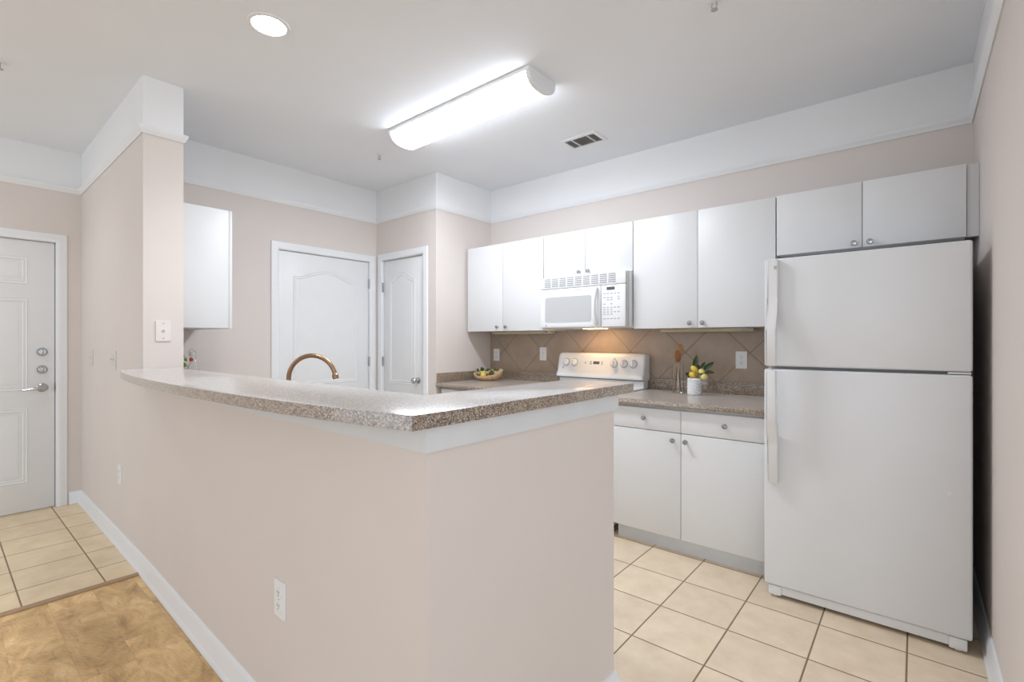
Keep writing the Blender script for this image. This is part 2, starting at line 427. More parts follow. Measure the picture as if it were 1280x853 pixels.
# crown mouldings under the white band
crown = [(0, 0), (0.006, -0.002), (0.010, 0.012), (0.014, 0.016), (0.020, 0.030), (0.022, 0.040), (0.0, 0.044)]
crown = [(a, z + ZB - 0.016) for a, z in crown]
def P3(*pts): return [(x, y, 0) for x, y in pts]
def mould(name, pts, prof, mat, label):
    b = MB(); b.sweep(P3(*pts), prof); return struct(name, b, mat, label)
# paths run so that the room is on the left-hand side of the walk
mould('trim_2', [(XR, 1.88), (XR, YB), (XP, YB), (XP, YP), (XL, YP), (XL, TWB), TW1[:1] + (TWB,), TW1, TW0, (XE, -3.5)], crown, M['trim'],
      'white picture moulding running around all walls')
# baseboards
bb = [(0, 0), (0.024, 0), (0.024, 0.012), (0.018, 0.022), (0.016, 0.026), (0.016, 0.066), (0.012, 0.074), (0.012, 0.082), (0.006, 0.094), (0.0, 0.097)]
mould('baseboard_hall', [(-0.985, KY1), (-0.825, KY1), KB_, KA, TW0, (XE, 0.682)], bb, M['trim'], 'white baseboard along the hall and the half wall')
mould('baseboard_right', [(XR, 1.88), (XR, YB-0.02)], bb, M['trim'], 'white baseboard on the wall beside the refrigerator')
mould('baseboard_left', [(XL, 1.782), (XL, 1.53)], bb, M['trim'], 'white baseboard beside the kitchen door')
mould('baseboard_entrance', [(XE, -0.39), (XE, -3.5)], bb, M['trim'], 'white baseboard on the entrance wall')
# white board under the bar
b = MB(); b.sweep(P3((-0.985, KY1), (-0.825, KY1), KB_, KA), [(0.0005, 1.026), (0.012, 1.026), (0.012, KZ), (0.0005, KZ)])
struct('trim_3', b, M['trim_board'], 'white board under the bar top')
# tiled backsplash
b = MB(); b.box(XP+0.001, -0.595, YB-0.010, YB-0.0005, 0.90, 1.358)
struct('wall_backsplash', b, M['bsplash'], 'tan diagonal tiles between worktop and wall cabinets')

# ------------------------------------------------------------------ doors
cas = [(0, 0), (0.0, 0.010), (0.006, 0.014), (0.026, 0.017), (0.040, 0.013), (0.058, 0.012), (0.062, 0.008), (0.062, 0)]
beadp = [(-0.014, -0.001), (-0.010, 0.0045), (-0.004, 0.001), (0.004, 0.001), (0.010, 0.005), (0.016, -0.001)]
def wallmap(kind, plane, sgn):
    # maps (s, h, d) : along wall, height, out of the wall -> xyz
    if kind == 'y': return lambda s, h, d=0: (plane + sgn*d, s, h)
    return lambda s, h, d=0: (s, plane + sgn*d, h)
def arch(s0, s1, z0, z1, rise, n=16):
    pts = [(s0, z0), (s1, z0), (s1, z1-rise)]
    for i in range(1, n):
        f = i/n; s = s1 + (s0-s1)*f; pts.append((s, z1 - rise + rise*(0.5-0.5*math.cos(2*PI*f))))
    pts.append((s0, z1-rise)); return pts
def make_door(name, label, kind, plane, sgn, s0, s1, top, panels, recess, z0=0.008):
    mp = wallmap(kind, plane, sgn)
    nrm = Vector(mp(0, 0, 1)) - Vector(mp(0, 0, 0))
    base = Vector(mp((s0+s1)/2, 0, -recess))
    b = MB(); a, c = mp(s0+0.004, z0, -recess-0.038), mp(s1-0.004, top-0.004, -recess)
    b.box(a[0], c[0], a[1], c[1], a[2], c[2], 0.002)
    d = link(name, b, M['door'], None, base); d['kind'] = 'structure'; d['label'] = label
    # jamb + casing
    b = MB()
    for (u0, u1, h0, h1) in ((s0-0.012, s0, 0.0, top+0.012), (s1, s1+0.012, 0.0, top+0.012), (s0, s1, top, top+0.012)):
        p, q = mp(u0, h0, -0.088), mp(u1, h1, 0.001); b.box(p[0], q[0], p[1], q[1], p[2], q[2])
    pth = [mp(s0-0.004, 0.0), mp(s0-0.004, top+0.004), mp(s1+0.004, top+0.004), mp(s1+0.004, 0.0)]
    t = Vector(pth[1])-Vector(pth[0]); outw = Vector(mp(s0-1, 0)) - Vector(mp(s0, 0))
    if nrm.cross(t).dot(outw) < 0: pth = pth[::-1]
    b.sweep(pth, cas, nrm)
    part('door_frame', b, M['trim'], d)
    for pts in panels:
        b = MB(); path = [mp(u, h, -recess) for u, h in pts]
        b.sweep(path, beadp, nrm, closed=True)
        cx = sum(u for u, h in pts)/len(pts); 
        us = [u for u, h in pts]; hs = [h for u, h in pts]; cu, ch = (min(us)+max(us))/2, (min(hs)+max(hs))/2
        ku, kh = 1 - 0.075/(max(us)-min(us)), 1 - 0.075/(max(hs)-min(hs))
        inner = [(cu + (u-cu)*ku, ch + (h-ch)*kh) for u, h in pts]
        k2u, k2h = 1 - 0.11/(max(us)-min(us)), 1 - 0.11/(max(hs)-min(hs))
        inn2 = [(cu + (u-cu)*k2u, ch + (h-ch)*k2h) for u, h in pts]
        b.loft([[mp(u, h, -recess-0.002) for u, h in inner], [mp(u, h, -recess+0.0015) for u, h in inner], [mp(u, h, -recess+0.0035) for u, h in inn2]])
        part('panel', b, M['door'], d)
    return d, mp
def hinge(d, mp, s, z, off):
    b = MB(); p, q = mp(s-0.011, z-0.045, off-0.001), mp(s+0.011, z+0.045, off+0.004); b.box(p[0], q[0], p[1], q[1], p[2], q[2], 0.001)
    b.tube([mp(s, z-0.047, off+0.005), mp(s, z+0.047, off+0.005)], 0.006, 8)
    part('hinge', b, M['nickel'], d)

d1, mp1 = make_door('door_1', 'white six-panel entrance door with two deadbolts', 'y', XE, 1, -0.306, 0.608, 2.02,
    [[(u0, a), (u1, a), (u1, c), (u0, c)] for (u0, u1) in ((0.20, 0.445), (-0.143, 0.102)) for (a, c) in ((0.236, 0.761), (0.92, 1.575), (1.704, 1.881))], 0.012)
for z in (1.188, 1.055):
    b = MB(); ax = 'X'
    b.lathe([(0.0, 0), (0.031, 0), (0.031, 0.006), (0.026, 0.016), (0.020, 0.022), (0.0, 0.022)], mp1(0.535, z, -0.012), 'X')
    p, q = mp1(0.529, z-0.016, 0.008), mp1(0.541, z+0.016, 0.022); b.box(p[0], q[0], p[1], q[1], p[2], q[2], 0.003)
    part('deadbolt', b, M['chrome'], d1)
b = MB(); b.lathe([(0.0, 0), (0.033, 0), (0.033, 0.006), (0.024, 0.014), (0.013, 0.018), (0.012, 0.045), (0.0, 0.045)], mp1(0.535, 0.919, -0.012), 'X')
b.tube([mp1(0.537, 0.919, 0.036), mp1(0.505, 0.918, 0.040), mp1(0.465, 0.912, 0.036), mp1(0.425, 0.906, 0.030)], [0.010, 0.010, 0.008, 0.006])
part('door_handle', b, M['chrome'], d1)
b = MB(); p, q = mp1(0.6045, 0.0, -0.05), mp1(0.6075, 2.02, -0.016); b.box(p[0], q[0], p[1], q[1], p[2], q[2])
part('weather_strip', b, M['gap'], d1, 'dark weather strip')
b = MB(); p, q = mp1(0.608, 0.885, -0.015), mp1(0.6145, 0.955, 0.0005); b.box(p[0], q[0], p[1], q[1], p[2], q[2], 0.001)
part('strike_plate', b, M['greyp'], d1)

d2, mp2 = make_door('door_2', 'wide white arched-panel door on the left kitchen wall', 'y', XL, 1, 1.85, 2.717, 2.033,
    [arch(1.99, 2.575, 0.90, 1.885, 0.07), arch(1.99, 2.575, 0.20, 0.76, 0.0, 4)], 0.012)
for z in (0.28, 1.073, 1.823): hinge(d2, mp2, 2.717, z, -0.004)
b = MB(); b.lathe([(0.0, 0), (0.030, 0), (0.030, 0.006), (0.014, 0.014), (0.012, 0.034), (0.024, 0.044), (0.028, 0.056), (0.022, 0.068), (0.0, 0.072)], mp2(1.915, 0.915, -0.012), 'X')
part('door_knob', b, M['chrome'], d2)
d3, mp3 = make_door('door_3', 'narrow white arched-panel pantry door', 'x', YP, -1, -3.968, -3.362, 2.043,
    [arch(-3.855, -3.50, 0.885, 1.90, 0.07), arch(-3.855, -3.50, 0.20, 0.75, 0.0, 4)], 0.012)
for z in (0.28, 1.073, 1.788): hinge(d3, mp3, -3.968, z, -0.004)
b = MB(); b.lathe([(0.0, 0), (0.030, 0), (0.030, 0.006), (0.014, 0.014), (0.012, 0.034), (0.024, 0.044), (0.028, 0.056), (0.022, 0.068), (0.0, 0.072)], mp3(-3.443, 0.914, -0.012), '-Y')
part('door_knob', b, M['chrome'], d3)

# ------------------------------------------------------------------ bar top
bar = [(-0.795, 0.633), (-0.90, 0.616), (-1.03, 0.597), (-1.25, 0.572), (-1.45, 0.558), (-1.70, 0.549), (-2.00, 0.544), (-2.30, 0.548),
       (-2.55, 0.558), (-2.80, 0.577), (-3.00, 0.600), (-3.12, 0.618), (-3.20, 0.637), (-3.265, 0.665), (-3.298, 0.705), (-3.308, 0.7445),
       (-3.2605, 0.7440), (-3.2605, 0.905), (-3.11, 0.893), (-1.065, 0.893), (-1.065, 1.64), (-0.79, 1.64)]
b = MB(); b.prism(bar[::-1], KZ+0.0005, 1.1165, 0.002)
single('bar_top', b, M['lam'], 'raised speckled brown bar top with a curved edge on the beige half wall', 'countertop', (-2.0, 0.75, KZ))

# ------------------------------------------------------------------ knob prototype
def knob_bm(axis='-Y'):
    b = MB(); b.lathe([(0.0, 0), (0.008, 0), (0.0065, 0.004), (0.0055, 0.012), (0.010, 0.017), (0.0145, 0.020), (0.0150, 0.024), (0.0120, 0.028), (0.0, 0.030)], (0, 0, 0), axis, 20)
    return b
KPROTO = None
def knob(parent, x, y, z):
    global KPROTO
    if KPROTO is None:
        b = knob_bm(); me = bpy.data.meshes.new('knob'); bmesh.ops.recalc_face_normals(b.bm, faces=b.bm.faces); b.bm.to_mesh(me); b.bm.free()
        me.shade_smooth(); me.set_sharp_from_angle(angle=math.radians(40)); me.materials.append(M['nickel'])
        KPROTO = me
    o = bpy.data.objects.new('knob', KPROTO); C.objects.link(o); o.parent = parent
    o.location = Vector((x, y, z)) - BASE[parent.name]
    BASE[o.name] = BASE[parent.name]
    return o

# ------------------------------------------------------------------ wall cabinets
YF = 3.155                        # door fronts
def wall_cabinet(label, x0, x1, z0, z1, split, knobs, filler=None):
    t = thing('wall_cabinet', label, 'cabinet', ((x0+x1)/2, YB-0.002, z0), 'white wall cabinets on the back wall')
    b = MB(); b.box(x0+0.002, x1-0.002, YF+0.0215, YB-0.002, z0, z1-0.001, 0.001)
    part('body', b, M['cab'], t)
    edges = [x0, split, x1]
    for i in range(2):
        b = MB(); b.box(edges[i]+0.0016, edges[i+1]-0.0016, YF, YF+0.019, z0-0.001, z1, 0.0015)
        d = part('door', b, M['cab'], t)
        knob(d, knobs[i][0], YF, knobs[i][1])
    if filler:
        b = MB(); b.box(x1+0.001, filler, YF+0.020, YF+0.040, z0, z1-0.001, 0.001)
        part('filler', b, M['cab'], t)
    return t
wall_cabinet('white two-door wall cabinet left of the microwave, beside the pantry wall', -3.163, -2.302, 1.357, 2.112, -2.734, [(-2.790, 1.391), (-2.692, 1.391)])
wall_cabinet('short white two-door wall cabinet directly above the microwave', -2.299, -1.526, 1.765, 2.112, -1.912, [(-1.960, 1.793), (-1.880, 1.795)])
wall_cabinet('tall white two-door wall cabinet between the microwave and the refrigerator', -1.523, -0.627, 1.357, 2.112, -1.077, [(-1.123, 1.386), (-1.042, 1.386)])
wall_cabinet('short white two-door wall cabinet above the refrigerator', -0.624, 0.187, 1.769, 2.115, -0.217, [(-0.252, 1.790), (-0.184, 1.790)], XR-0.001)
# cabinet on the kitchen side of the stub wall
t = thing('wall_cabinet', 'white wall cabinet on the kitchen side of the stub wall, seen from its blank side', 'cabinet', (-3.72, TWB+0.001, 1.352))
b = MB(); b.box(-4.062, -3.385, TWB+0.001, 1.222, 1.352, 2.105, 0.001); part('body', b, M['cab'], t)
for (u, v) in ((-4.060, -3.7245), (-3.7215, -3.386)):
    b = MB(); b.box(u, v, 1.2245, 1.243, 1.351, 2.105, 0.0015); part('door', b, M['cab'], t)
# under-cabinet lights
for x0, x1, lab in ((-3.06, -2.40, 'slim yellowed light strip under the wall cabinet left of the microwave'),
                    (-1.42, -0.80, 'slim yellowed light strip under the wall cabinet beside the refrigerator')):
    t = thing('under_cabinet_light', lab, 'light', ((x0+x1)/2, 3.42, 1.3565), 'light strips under the wall cabinets')
    b = MB(); b.box(x0, x1, 3.375, 3.47, 1.333, 1.3565, 0.004); part('housing', b, M['underlight'], t)
    b = MB(); b.box(x1-0.06, x1-0.02, 3.350, 3.3745, 1.338, 1.3565, 0.003); part('switch', b, M['greyp'], t)

# ------------------------------------------------------------------ microwave
mx0, mx1, my, mz0, mz1 = -2.275, -1.530, 3.075, 1.368, 1.762
t = thing('microwave', 'white over-the-range microwave with a grey window under the short cabinet', 'microwave', (-1.90, 3.30, mz0))
b = MB(); b.box(mx0+0.006, mx1-0.001, my+0.030, YB-0.012, mz0, mz1-0.001, 0.003); part('body', b, M['appl'], t)
b = MB(); b.box(mx0+0.004, mx1-0.0005, my+0.018, my+0.034, mz0+0.001, mz1-0.002, 0.002); part('face_frame', b, M['greyp'], t, 'grey frame behind the door')
b = MB(); b.box(mx0, mx1-0.012, my, my+0.030, 1.672, mz1-0.002, 0.006)
vg = part('vent_grille', b, M['appl'], t)
for i in range(9):
    u0 = mx0+0.045 + i*0.0695
    for k in range(5):
        z = 1.685 + k*0.0145
        b = MB(); b.box(u0, u0+0.057, my-0.0025, my+0.002, z, z+0.0085, 0.001); part('louvre', b, M['slot'], vg)
# door
dxr = -1.735
b = MB(); b.box(mx0, dxr, my-0.004, my+0.026, mz0+0.004, 1.668, 0.007, 3)
md = part('door', b, M['appl'], t)
def rrect(x0, x1, z0, z1, r, n=6):
    pts = []
    for cx, cz, a0 in ((x1-r, z1-r, 0), (x0+r, z1-r, PI/2), (x0+r, z0+r, PI), (x1-r, z0+r, 1.5*PI)):
        for i in range(n+1):
            a = a0 + PI/2*i/n; pts.append((cx + r*math.cos(a), cz + r*math.sin(a)))
    return pts
def facepanel(b, pts, y0, y1):
    b.loft([[(x, y1, z) for x, z in pts], [(x, y0, z) for x, z in pts]]); return b
b = MB(); facepanel(b, rrect(mx0+0.052, dxr-0.075, 1.412, 1.606, 0.016), my-0.0055, my-0.002); part('window', b, M['mwin'], md, 'grey screened window')
b = MB(); b.sweep([(x, my-0.0045, z) for x, z in rrect(mx0+0.018, dxr-0.055, 1.388, 1.652, 0.02)], [(-0.002, -0.001), (0, 0.0025), (0.002, -0.001)], (0, -1, 0), closed=True)
part('door_bead', b, M['appl'], md)
b = MB()
hp = []
for i in range(13):
    f = i/12; hp.append((dxr-0.030, my-0.006-0.042*math.sin(PI*f)**0.6, 1.384+0.272*f))
b.tube(hp, [0.011]+[0.014]*11+[0.011], 12); part('handle', b, M['appl'], md)
b = MB(); b.lathe([(0, 0), (0.009, 0), (0.009, 0.0015), (0, 0.002)], (mx0+0.062, my-0.004, 1.388), '-Y'); part('emblem', b, M['greyp'], md)
# control panel
b = MB(); b.box(dxr+0.004, mx1-0.012, my-0.003, my+0.028, mz0+0.004, 1.668, 0.005); cp = part('control_panel', b, M['appl'], t)
b = MB(); b.box(dxr+0.050, dxr+0.112, my-0.0050, my-0.0028, 1.632, 1.654, 0.001); part('display', b, M['display'], cp)
rows = [(1.607, (0, 1, 2, 3, 4)), (1.578, (0, 1, 2)), (1.562, (1, 2)), (1.583, (4,)), (1.566, (4,)), (1.533, (0, 2)), (1.508, (0, 1, 2, 3, 4)), (1.492, (0, 1, 2)), (1.476, (0, 1, 2, 3, 4)), (1.460, (0, 1, 2)), (1.428, (0, 1, 2, 3, 4))]
BPROTO = None
for z, cs in rows:
    for k in cs:
        x = dxr + 0.032 + k*0.0275
        if BPROTO is None:
            b = MB(); b.box(-0.0085, 0.0085, -0.001, 0.001, -0.0034, 0.0034, 0.0006)
            BPROTO = link('button', b, M['mark'], cp); BPROTO.location = Vector((x, my-0.0035, z)) - BASE[cp.name]
            BPROTO.data.transform(Matrix.Translation(BASE[cp.name]))
        else: dup_part(BPROTO, cp, (x, my-0.0035, z))
b = MB(); b.box(-2.005, -1.835, 3.27, 3.36, mz0-0.004, mz0+0.001, 0.002); part('cooktop_lamp', b, M['lamp'], t, 'warm lit lamp lens underneath')
for u0, u1 in ((-2.19, -2.06), (-1.79, -1.62)):
    b = MB(); b.box(u0, u1, 3.20, 3.40, mz0-0.003, mz0+0.001, 0.001); part('grease_filter', b, M['greyp'], t)

# ------------------------------------------------------------------ range
rx0, rx1 = -2.312, -1.550
t = thing('range', 'white freestanding electric range with a raised control panel between the worktops', 'stove', (-1.93, 3.14, 0))
b = MB(); b.box(rx0+0.003, rx1-0.003, 2.845, 3.475, 0.03, 0.899, 0.004); part('body', b, M['appl'], t)
b = MB(); b.box(rx0, rx1, 2.815, 3.44, 0.899, 0.918, 0.006, 3); ck = part('cooktop', b, M['appl'], t)
for (ex, ey, er) in ((-2.12, 2.98, 0.10), (-1.74, 2.98, 0.08), (-2.12, 3.22, 0.08), (-1.74, 3.22, 0.10)):
    b = MB(); pts = []
    for i in range(60):
        a = i*0.42; r = 0.02 + (er-0.02)*i/59; pts.append((ex + r*math.cos(a), ey + r*math.sin(a), 0.927))
    b.tube(pts, 0.005, 6); part('burner', b, M['display'], ck)
b = MB(); b.box(rx0+0.012, rx1-0.012, 2.812, 2.842, 0.20, 0.80, 0.008); od = part('oven_door', b, M['appl'], t)
b = MB(); b.tube([(rx0+0.06, 2.812, 0.755), (rx0+0.06, 2.77, 0.755), (rx1-0.06, 2.77, 0.755), (rx1-0.06, 2.812, 0.755)], 0.011); part('handle', b, M['appl'], od)
b = MB(); b.box(rx0+0.012, rx1-0.012, 2.814, 2.842, 0.045, 0.188, 0.006); part('drawer', b, M['appl'], t)
b = MB(); b.box(rx0+0.010, rx1-0.004, 3.39, 3.475, 0.91, 0.975); part('riser', b, M['appl'], t)
# backguard: side profile extruded across x with rounded corners
prof = [(3.475, 0.975), (3.368, 0.975), (3.352, 0.982), (3.349, 0.995), (3.356, 1.012), (3.368, 1.025), (3.392, 1.146), (3.399, 1.162), (3.415, 1.172), (3.475, 1.172)]
def bguard():
    rings = []
    for x, k in ((rx0-0.004, 0.80), (rx0+0.002, 0.93), (rx0+0.014, 0.985), (rx0+0.032, 1.0), (rx1-0.028, 1.0), (rx1-0.010, 0.985), (rx1+0.000, 0.93), (rx1+0.005, 0.80)):
        ring = []
        for y, z in prof:
            zz = 0.975 + (z-0.975)*(1 if z < 1.02 else (0.92+0.08*(k-0.8)/0.2)); yy = 3.475 - (3.475-y)*(0.9+0.1*(k-0.8)/0.2 if k < 1 else 1)
            ring.append((x, yy, zz))
        rings.append(ring)
    return rings
b = MB(); b.loft(bguard()); bg = part('backguard', b, M['appl'], t, smooth=50)
def onface(z): return 3.368 + (z-1.025)/(1.146-1.025)*0.024
tilt = math.atan2(0.024, 0.121)
kn = None
for x in (rx0+0.082, rx0+0.160, rx0+0.520, rx0+0.604, rx0+0.682):
    z = 1.096; y = onface(z)
    b = MB(); b.lathe([(0, -0.004), (0.027, -0.004), (0.027, 0.004), (0.024, 0.016), (0.021, 0.020), (0, 0.021)], (0, 0, 0), '-Y', 24)
    b.box(-0.0065, 0.0065, -0.030, -0.016, -0.023, 0.023, 0.003)
    bmesh.ops.transform(b.bm, matrix=Matrix.Translation((x, y, z)) @ Matrix.Rotation(-tilt, 4, 'X'), verts=b.bm.verts)
    k = part('knob', b, M['appl'], bg)
    b = MB(); b.lathe([(0.0305, 0), (0.0335, 0), (0.0335, 0.0012), (0.0305, 0.0012)], (0, 0, 0), '-Y', 28)
    bmesh.ops.transform(b.bm, matrix=Matrix.Translation((x, y-0.0005, z)) @ Matrix.Rotation(-tilt, 4, 'X'), verts=b.bm.verts)
    part('dial_ring', b, M['greyp'], k)
def plate_on(bgp, name, x0, x1, z0, z1, mat, lift=0.0015):
    b = MB(); ym = onface((z0+z1)/2)
    b.box(x0, x1, -lift, lift, -(z1-z0)/2, (z1-z0)/2, 0.0006)
    bmesh.ops.transform(b.bm, matrix=Matrix.Translation((0, ym, (z0+z1)/2)) @ Matrix.Rotation(-tilt, 4, 'X'), verts=b.bm.verts)
    return part(name, b, mat, bgp)
plate_on(bg, 'display', rx0+0.337, rx0+0.392, 1.086, 1.108, M['display'])
for (u, w) in ((0.305, 0.323), (0.408, 0.422)):
    for z in (1.083, 1.098): plate_on(bg, 'button', rx0+u, rx0+w, z, z+0.011, M['mark'])
plate_on(bg, 'indicator_light', rx0+0.262, rx0+0.267, 1.088, 1.104, M['display'])
plate_on(bg, 'indicator_light', rx0+0.521, rx0+0.526, 1.129, 1.139, M['display'])
plate_on(bg, 'emblem', rx0+0.052, rx0+0.062, 1.043, 1.062, M['mark'])
b = MB(); b.box(rx0+0.006, rx1-0.002, 3.366, 3.40, 0.969, 0.976); part('shadow_strip', b, M['gap'], bg, 'dark strip painted as the shadow under the control panel')  # dark strip stands in for the shade below the backguard lip

# ------------------------------------------------------------------ base cabinets and worktops
t = thing('base_cabinet', 'white base cabinet with two drawers over two doors beside the refrigerator', 'cabinet', (-1.04, 3.1, 0))
bx0, bx1, bs = -1.540, -0.598, -1.060
b = MB(); b.box(bx0, bx1, 2.842, YB-0.003, 0.10, CB-0.001, 0.001); part('body', b, M['cab'], t)
b = MB(); b.box(bx0+0.043, bx1, 2.885, 2.905, 0.0, 0.101); part('toe_kick', b, M['toe'], t)
for (u0, u1, ku) in ((bx0, bs, -1.284), (bs, bx1, -0.809)):
    b = MB(); b.box(u0+0.0016, u1-0.0016, 2.82, 2.839, 0.727, 0.858, 0.0015); d = part('drawer', b, M['cab'], t); knob(d, ku, 2.82, 0.797)
for (u0, u1, ku) in ((bx0, bs, -1.103), (bs, bx1, -1.027)):
    b = MB(); b.box(u0+0.0016, u1-0.0016, 2.82, 2.839, 0.100, 0.723, 0.0015); d = part('door', b, M['cab'], t); knob(d, ku, 2.82, 0.681)
def worktop(label, x0, x1, sides):
    t = thing('worktop', label, 'countertop', ((x0+x1)/2, 3.15, CB))
    b = MB()
    pr = [(3.492, CB), (2.815, CB), (2.795, CB+0.004), (2.788, CB+0.016), (2.790, CB+0.028), (2.800, CT), (2.812, CT+0.001), (3.492, CT)]
    b.loft([[(x0, y, z) for y, z in pr], [(x1, y, z) for y, z in pr]]); part('slab', b, M['lam'], t)
    b = MB(); b.box(x0, x1, 3.470, 3.4935, CT-0.001, 0.992, 0.004); 
    part('upstand', b, M['lam'], t)
    if sides:
        b = MB(); b.box(x0, x0+0.022, 2.800, 3.469, CT-0.001, 0.992, 0.004); part('upstand', b, M['lam'], t)
    return t
worktop('speckled brown worktop with the lemon pot, beside the refrigerator', -1.541, -0.592, False)
worktop('speckled brown worktop with the wooden bowl, beside the pantry wall', -3.188, -2.320, True)
t = thing('base_cabinet', 'white base cabinet under the worktop beside the pantry wall', 'cabinet', (-2.71, 3.1, 0))
b = MB(); b.box(-3.150, -2.322, 2.842, YB-0.003, 0.10, CB-0.001, 0.001); part('body', b, M['cab'], t)
b = MB(); b.box(-3.150, -2.322, 2.885, 2.905, 0.0, 0.101); part('toe_kick', b, M['toe'], t)
for (u0, u1, ku) in ((-3.148, -2.70, -2.92), (-2.70, -2.324, -2.50)):
    b = MB(); b.box(u0+0.0016, u1-0.0016, 2.82, 2.839, 0.727, 0.858, 0.0015); d = part('drawer', b, M['cab'], t); knob(d, ku, 2.82, 0.797)
    b = MB(); b.box(u0+0.0016, u1-0.0016, 2.82, 2.839, 0.100, 0.723, 0.0015); d = part('door', b, M['cab'], t); knob(d, -2.745 if u0 < -3 else -2.655, 2.82, 0.681)
# sink run behind the half wall
t = thing('base_cabinet', 'white sink base cabinet behind the half wall', 'cabinet', (-2.55, 1.2, 0))
b = MB(); b.box(-4.055, -1.00, 0.945, 1.475, 0.10, CB-0.001, 0.001); part('body', b, M['cab'], t)
b = MB(); b.box(-4.055, -1.00, 1.40, 1.42, 0.0, 0.101); part('toe_kick', b, M['toe'], t)
for i in range(6):
    u = -4.05 + i*0.507
    b = MB(); b.box(u+0.002, u+0.505, 1.4765, 1.495, 0.105, 0.855, 0.0015); part('door', b, M['cab'], t)
t = thing('worktop', 'speckled brown sink worktop behind the half wall', 'countertop', (-2.55, 1.2, CB))
b = MB(); b.box(-4.062, -0.99, 0.943, 1.535, CB, CT, 0.006); part('slab', b, M['lam'], t)
# faucet
fx, fy = -2.62, 1.245
t = thing('faucet', 'brushed bronze gooseneck faucet rising behind the bar', 'faucet', (fx, fy, CT))
b = MB(); b.lathe([(0, 0), (0.027, 0), (0.027, 0.006), (0.020, 0.014), (0.016, 0.05), (0.0145, 0.055), (0, 0.055)], (fx, fy, CT)); part('base', b, M['bronze'], t)
R = 0.127; zc = 1.066
pts = [(fx, fy, CT+0.05), (fx, fy, 1.0)]
dirx, diry = 0.768, 0.640
for i in range(25):
    a = PI - PI*0.94*i/24
    s = R + R*math.cos(a) ; z = zc + R*0.98*math.sin(a)
    pts.append((fx + dirx*s, fy + diry*s, z))
b = MB(); b.tube(pts, 0.0122, 14); part('spout', b, M['bronze'], t)
e0, e1 = Vector(pts[-2]), Vector(pts[-1]); dd = (e1-e0).normalized()
b = MB(); b.tube([e1 - dd*0.004, e1 + dd*0.004, e1 + dd*0.006, e1 + dd*0.026], [0.0125, 0.017, 0.018, 0.016], 14); part('aerator', b, M['bronze'], t)
b = MB(); b.tube([(fx-0.09, fy, CT), (fx-0.09, fy, CT+0.05), (fx-0.12, fy+0.03, CT+0.075)], [0.018, 0.014, 0.008], 12); part('handle', b, M['bronze'], t)

# ------------------------------------------------------------------ refrigerator
FX0, FX1, FY = -0.583, 0.176, 2.668
t = thing('refrigerator', 'white top-freezer refrigerator standing at the right wall', 'refrigerator', (-0.20, 3.05, 0))
b = MB(); b.box(FX0+0.006, FX1-0.004, 2.748, 3.44, 0.035, 1.668, 0.006); part('body', b, M['fridge'], t)
b = MB(); b.box(FX0+0.012, FX1-0.010, 2.734, 2.7475, 0.07, 1.664); part('gasket', b, M['greyp'], t)
b = MB(); b.box(FX0+0.004, FX1, FY, FY+0.066, 1.1455, 1.677, 0.010, 3); fd = part('freezer_door', b, M['fridge'], t)
b = MB(); b.box(FX0, FX1, FY, FY+0.066, 0.062, 1.1315, 0.010, 3); rd = part('refrigerator_door', b, M['fridge'], t)
def strip(prof_yz, x0, x1, bev=0.006):
    b = MB(); b.loft([[(x0, y, z) for y, z in prof_yz], [(x0+0.004, y-0.0, z) for y, z in prof_yz], [(x1, y, z) for y, z in prof_yz]])
    es = [e for e in b.bm.edges if abs((e.verts[0].co-e.verts[1].co).x) < 1e-6]
    bmesh.ops.bevel(b.bm, geom=[e for f in b.bm.faces if len(f.verts) > 4 for e in f.edges], offset=bev, segments=3, affect='EDGES', profile=0.5)
    return b
hx0, hx1 = FX0+0.020, FX0+0.066
fp = [(FY+0.004, 1.672), (FY-0.020, 1.672), (FY-0.026, 1.664), (FY-0.028, 1.48), (FY-0.036, 1.42), (FY-0.062, 1.345), (FY-0.066, 1.32), (FY-0.066, 1.160), (FY-0.060, 1.150),
      (FY-0.046, 1.150), (FY-0.042, 1.165), (FY-0.042, 1.315), (FY-0.020, 1.385), (FY+0.004, 1.42)]
h = part('handle', strip(fp, hx0, hx1), M['fridge_handle'], fd)
b = MB(); b.box(hx0+0.030, hx0+0.042, FY-0.030, FY-0.0268, 1.622, 1.638, 0.001); e = part('emblem', b, M['greyp'], h)
lp = [(FY+0.004, 0.572), (FY-0.020, 0.572), (FY-0.027, 0.582), (FY-0.030, 0.76), (FY-0.038, 0.815), (FY-0.062, 0.870), (FY-0.066, 0.89), (FY-0.066, 1.118), (FY-0.060, 1.127),
      (FY-0.046, 1.127), (FY-0.042, 1.113), (FY-0.042, 0.895), (FY-0.020, 0.835), (FY+0.004, 0.80)]
part('handle', strip(lp, hx0, hx1), M['fridge_handle'], rd)
b = MB(); b.box(FX0+0.004, FX0+0.018, FY-0.008, FY+0.002, 1.150, 1.672, 0.003); part('edge_trim', b, M['fridge_handle'], fd)
b = MB(); b.box(FX1-0.075, FX1-0.004, FY+0.010, 2.75, 1.134, 1.143, 0.002); part('hinge', b, M['fridge_handle'], t)
b = MB(); b.box(FX0+0.018, FX1-0.018, FY+0.014, FY+0.05, 0.018, 0.058, 0.004); part('kick_grille', b, M['fridge_handle'], t)
for x in (FX0+0.030, FX1-0.060):
    b = MB(); b.box(x-0.012, x+0.045, FY+0.006, FY+0.05, 0.012, 0.059, 0.006); b.lathe([(0, -0.008), (0.014, -0.008), (0.014, 0.008), (0, 0.008)], (x+0.016, FY+0.030, 0.014), 'X', 16)
    part('foot', b, M['fridge_handle'], t)
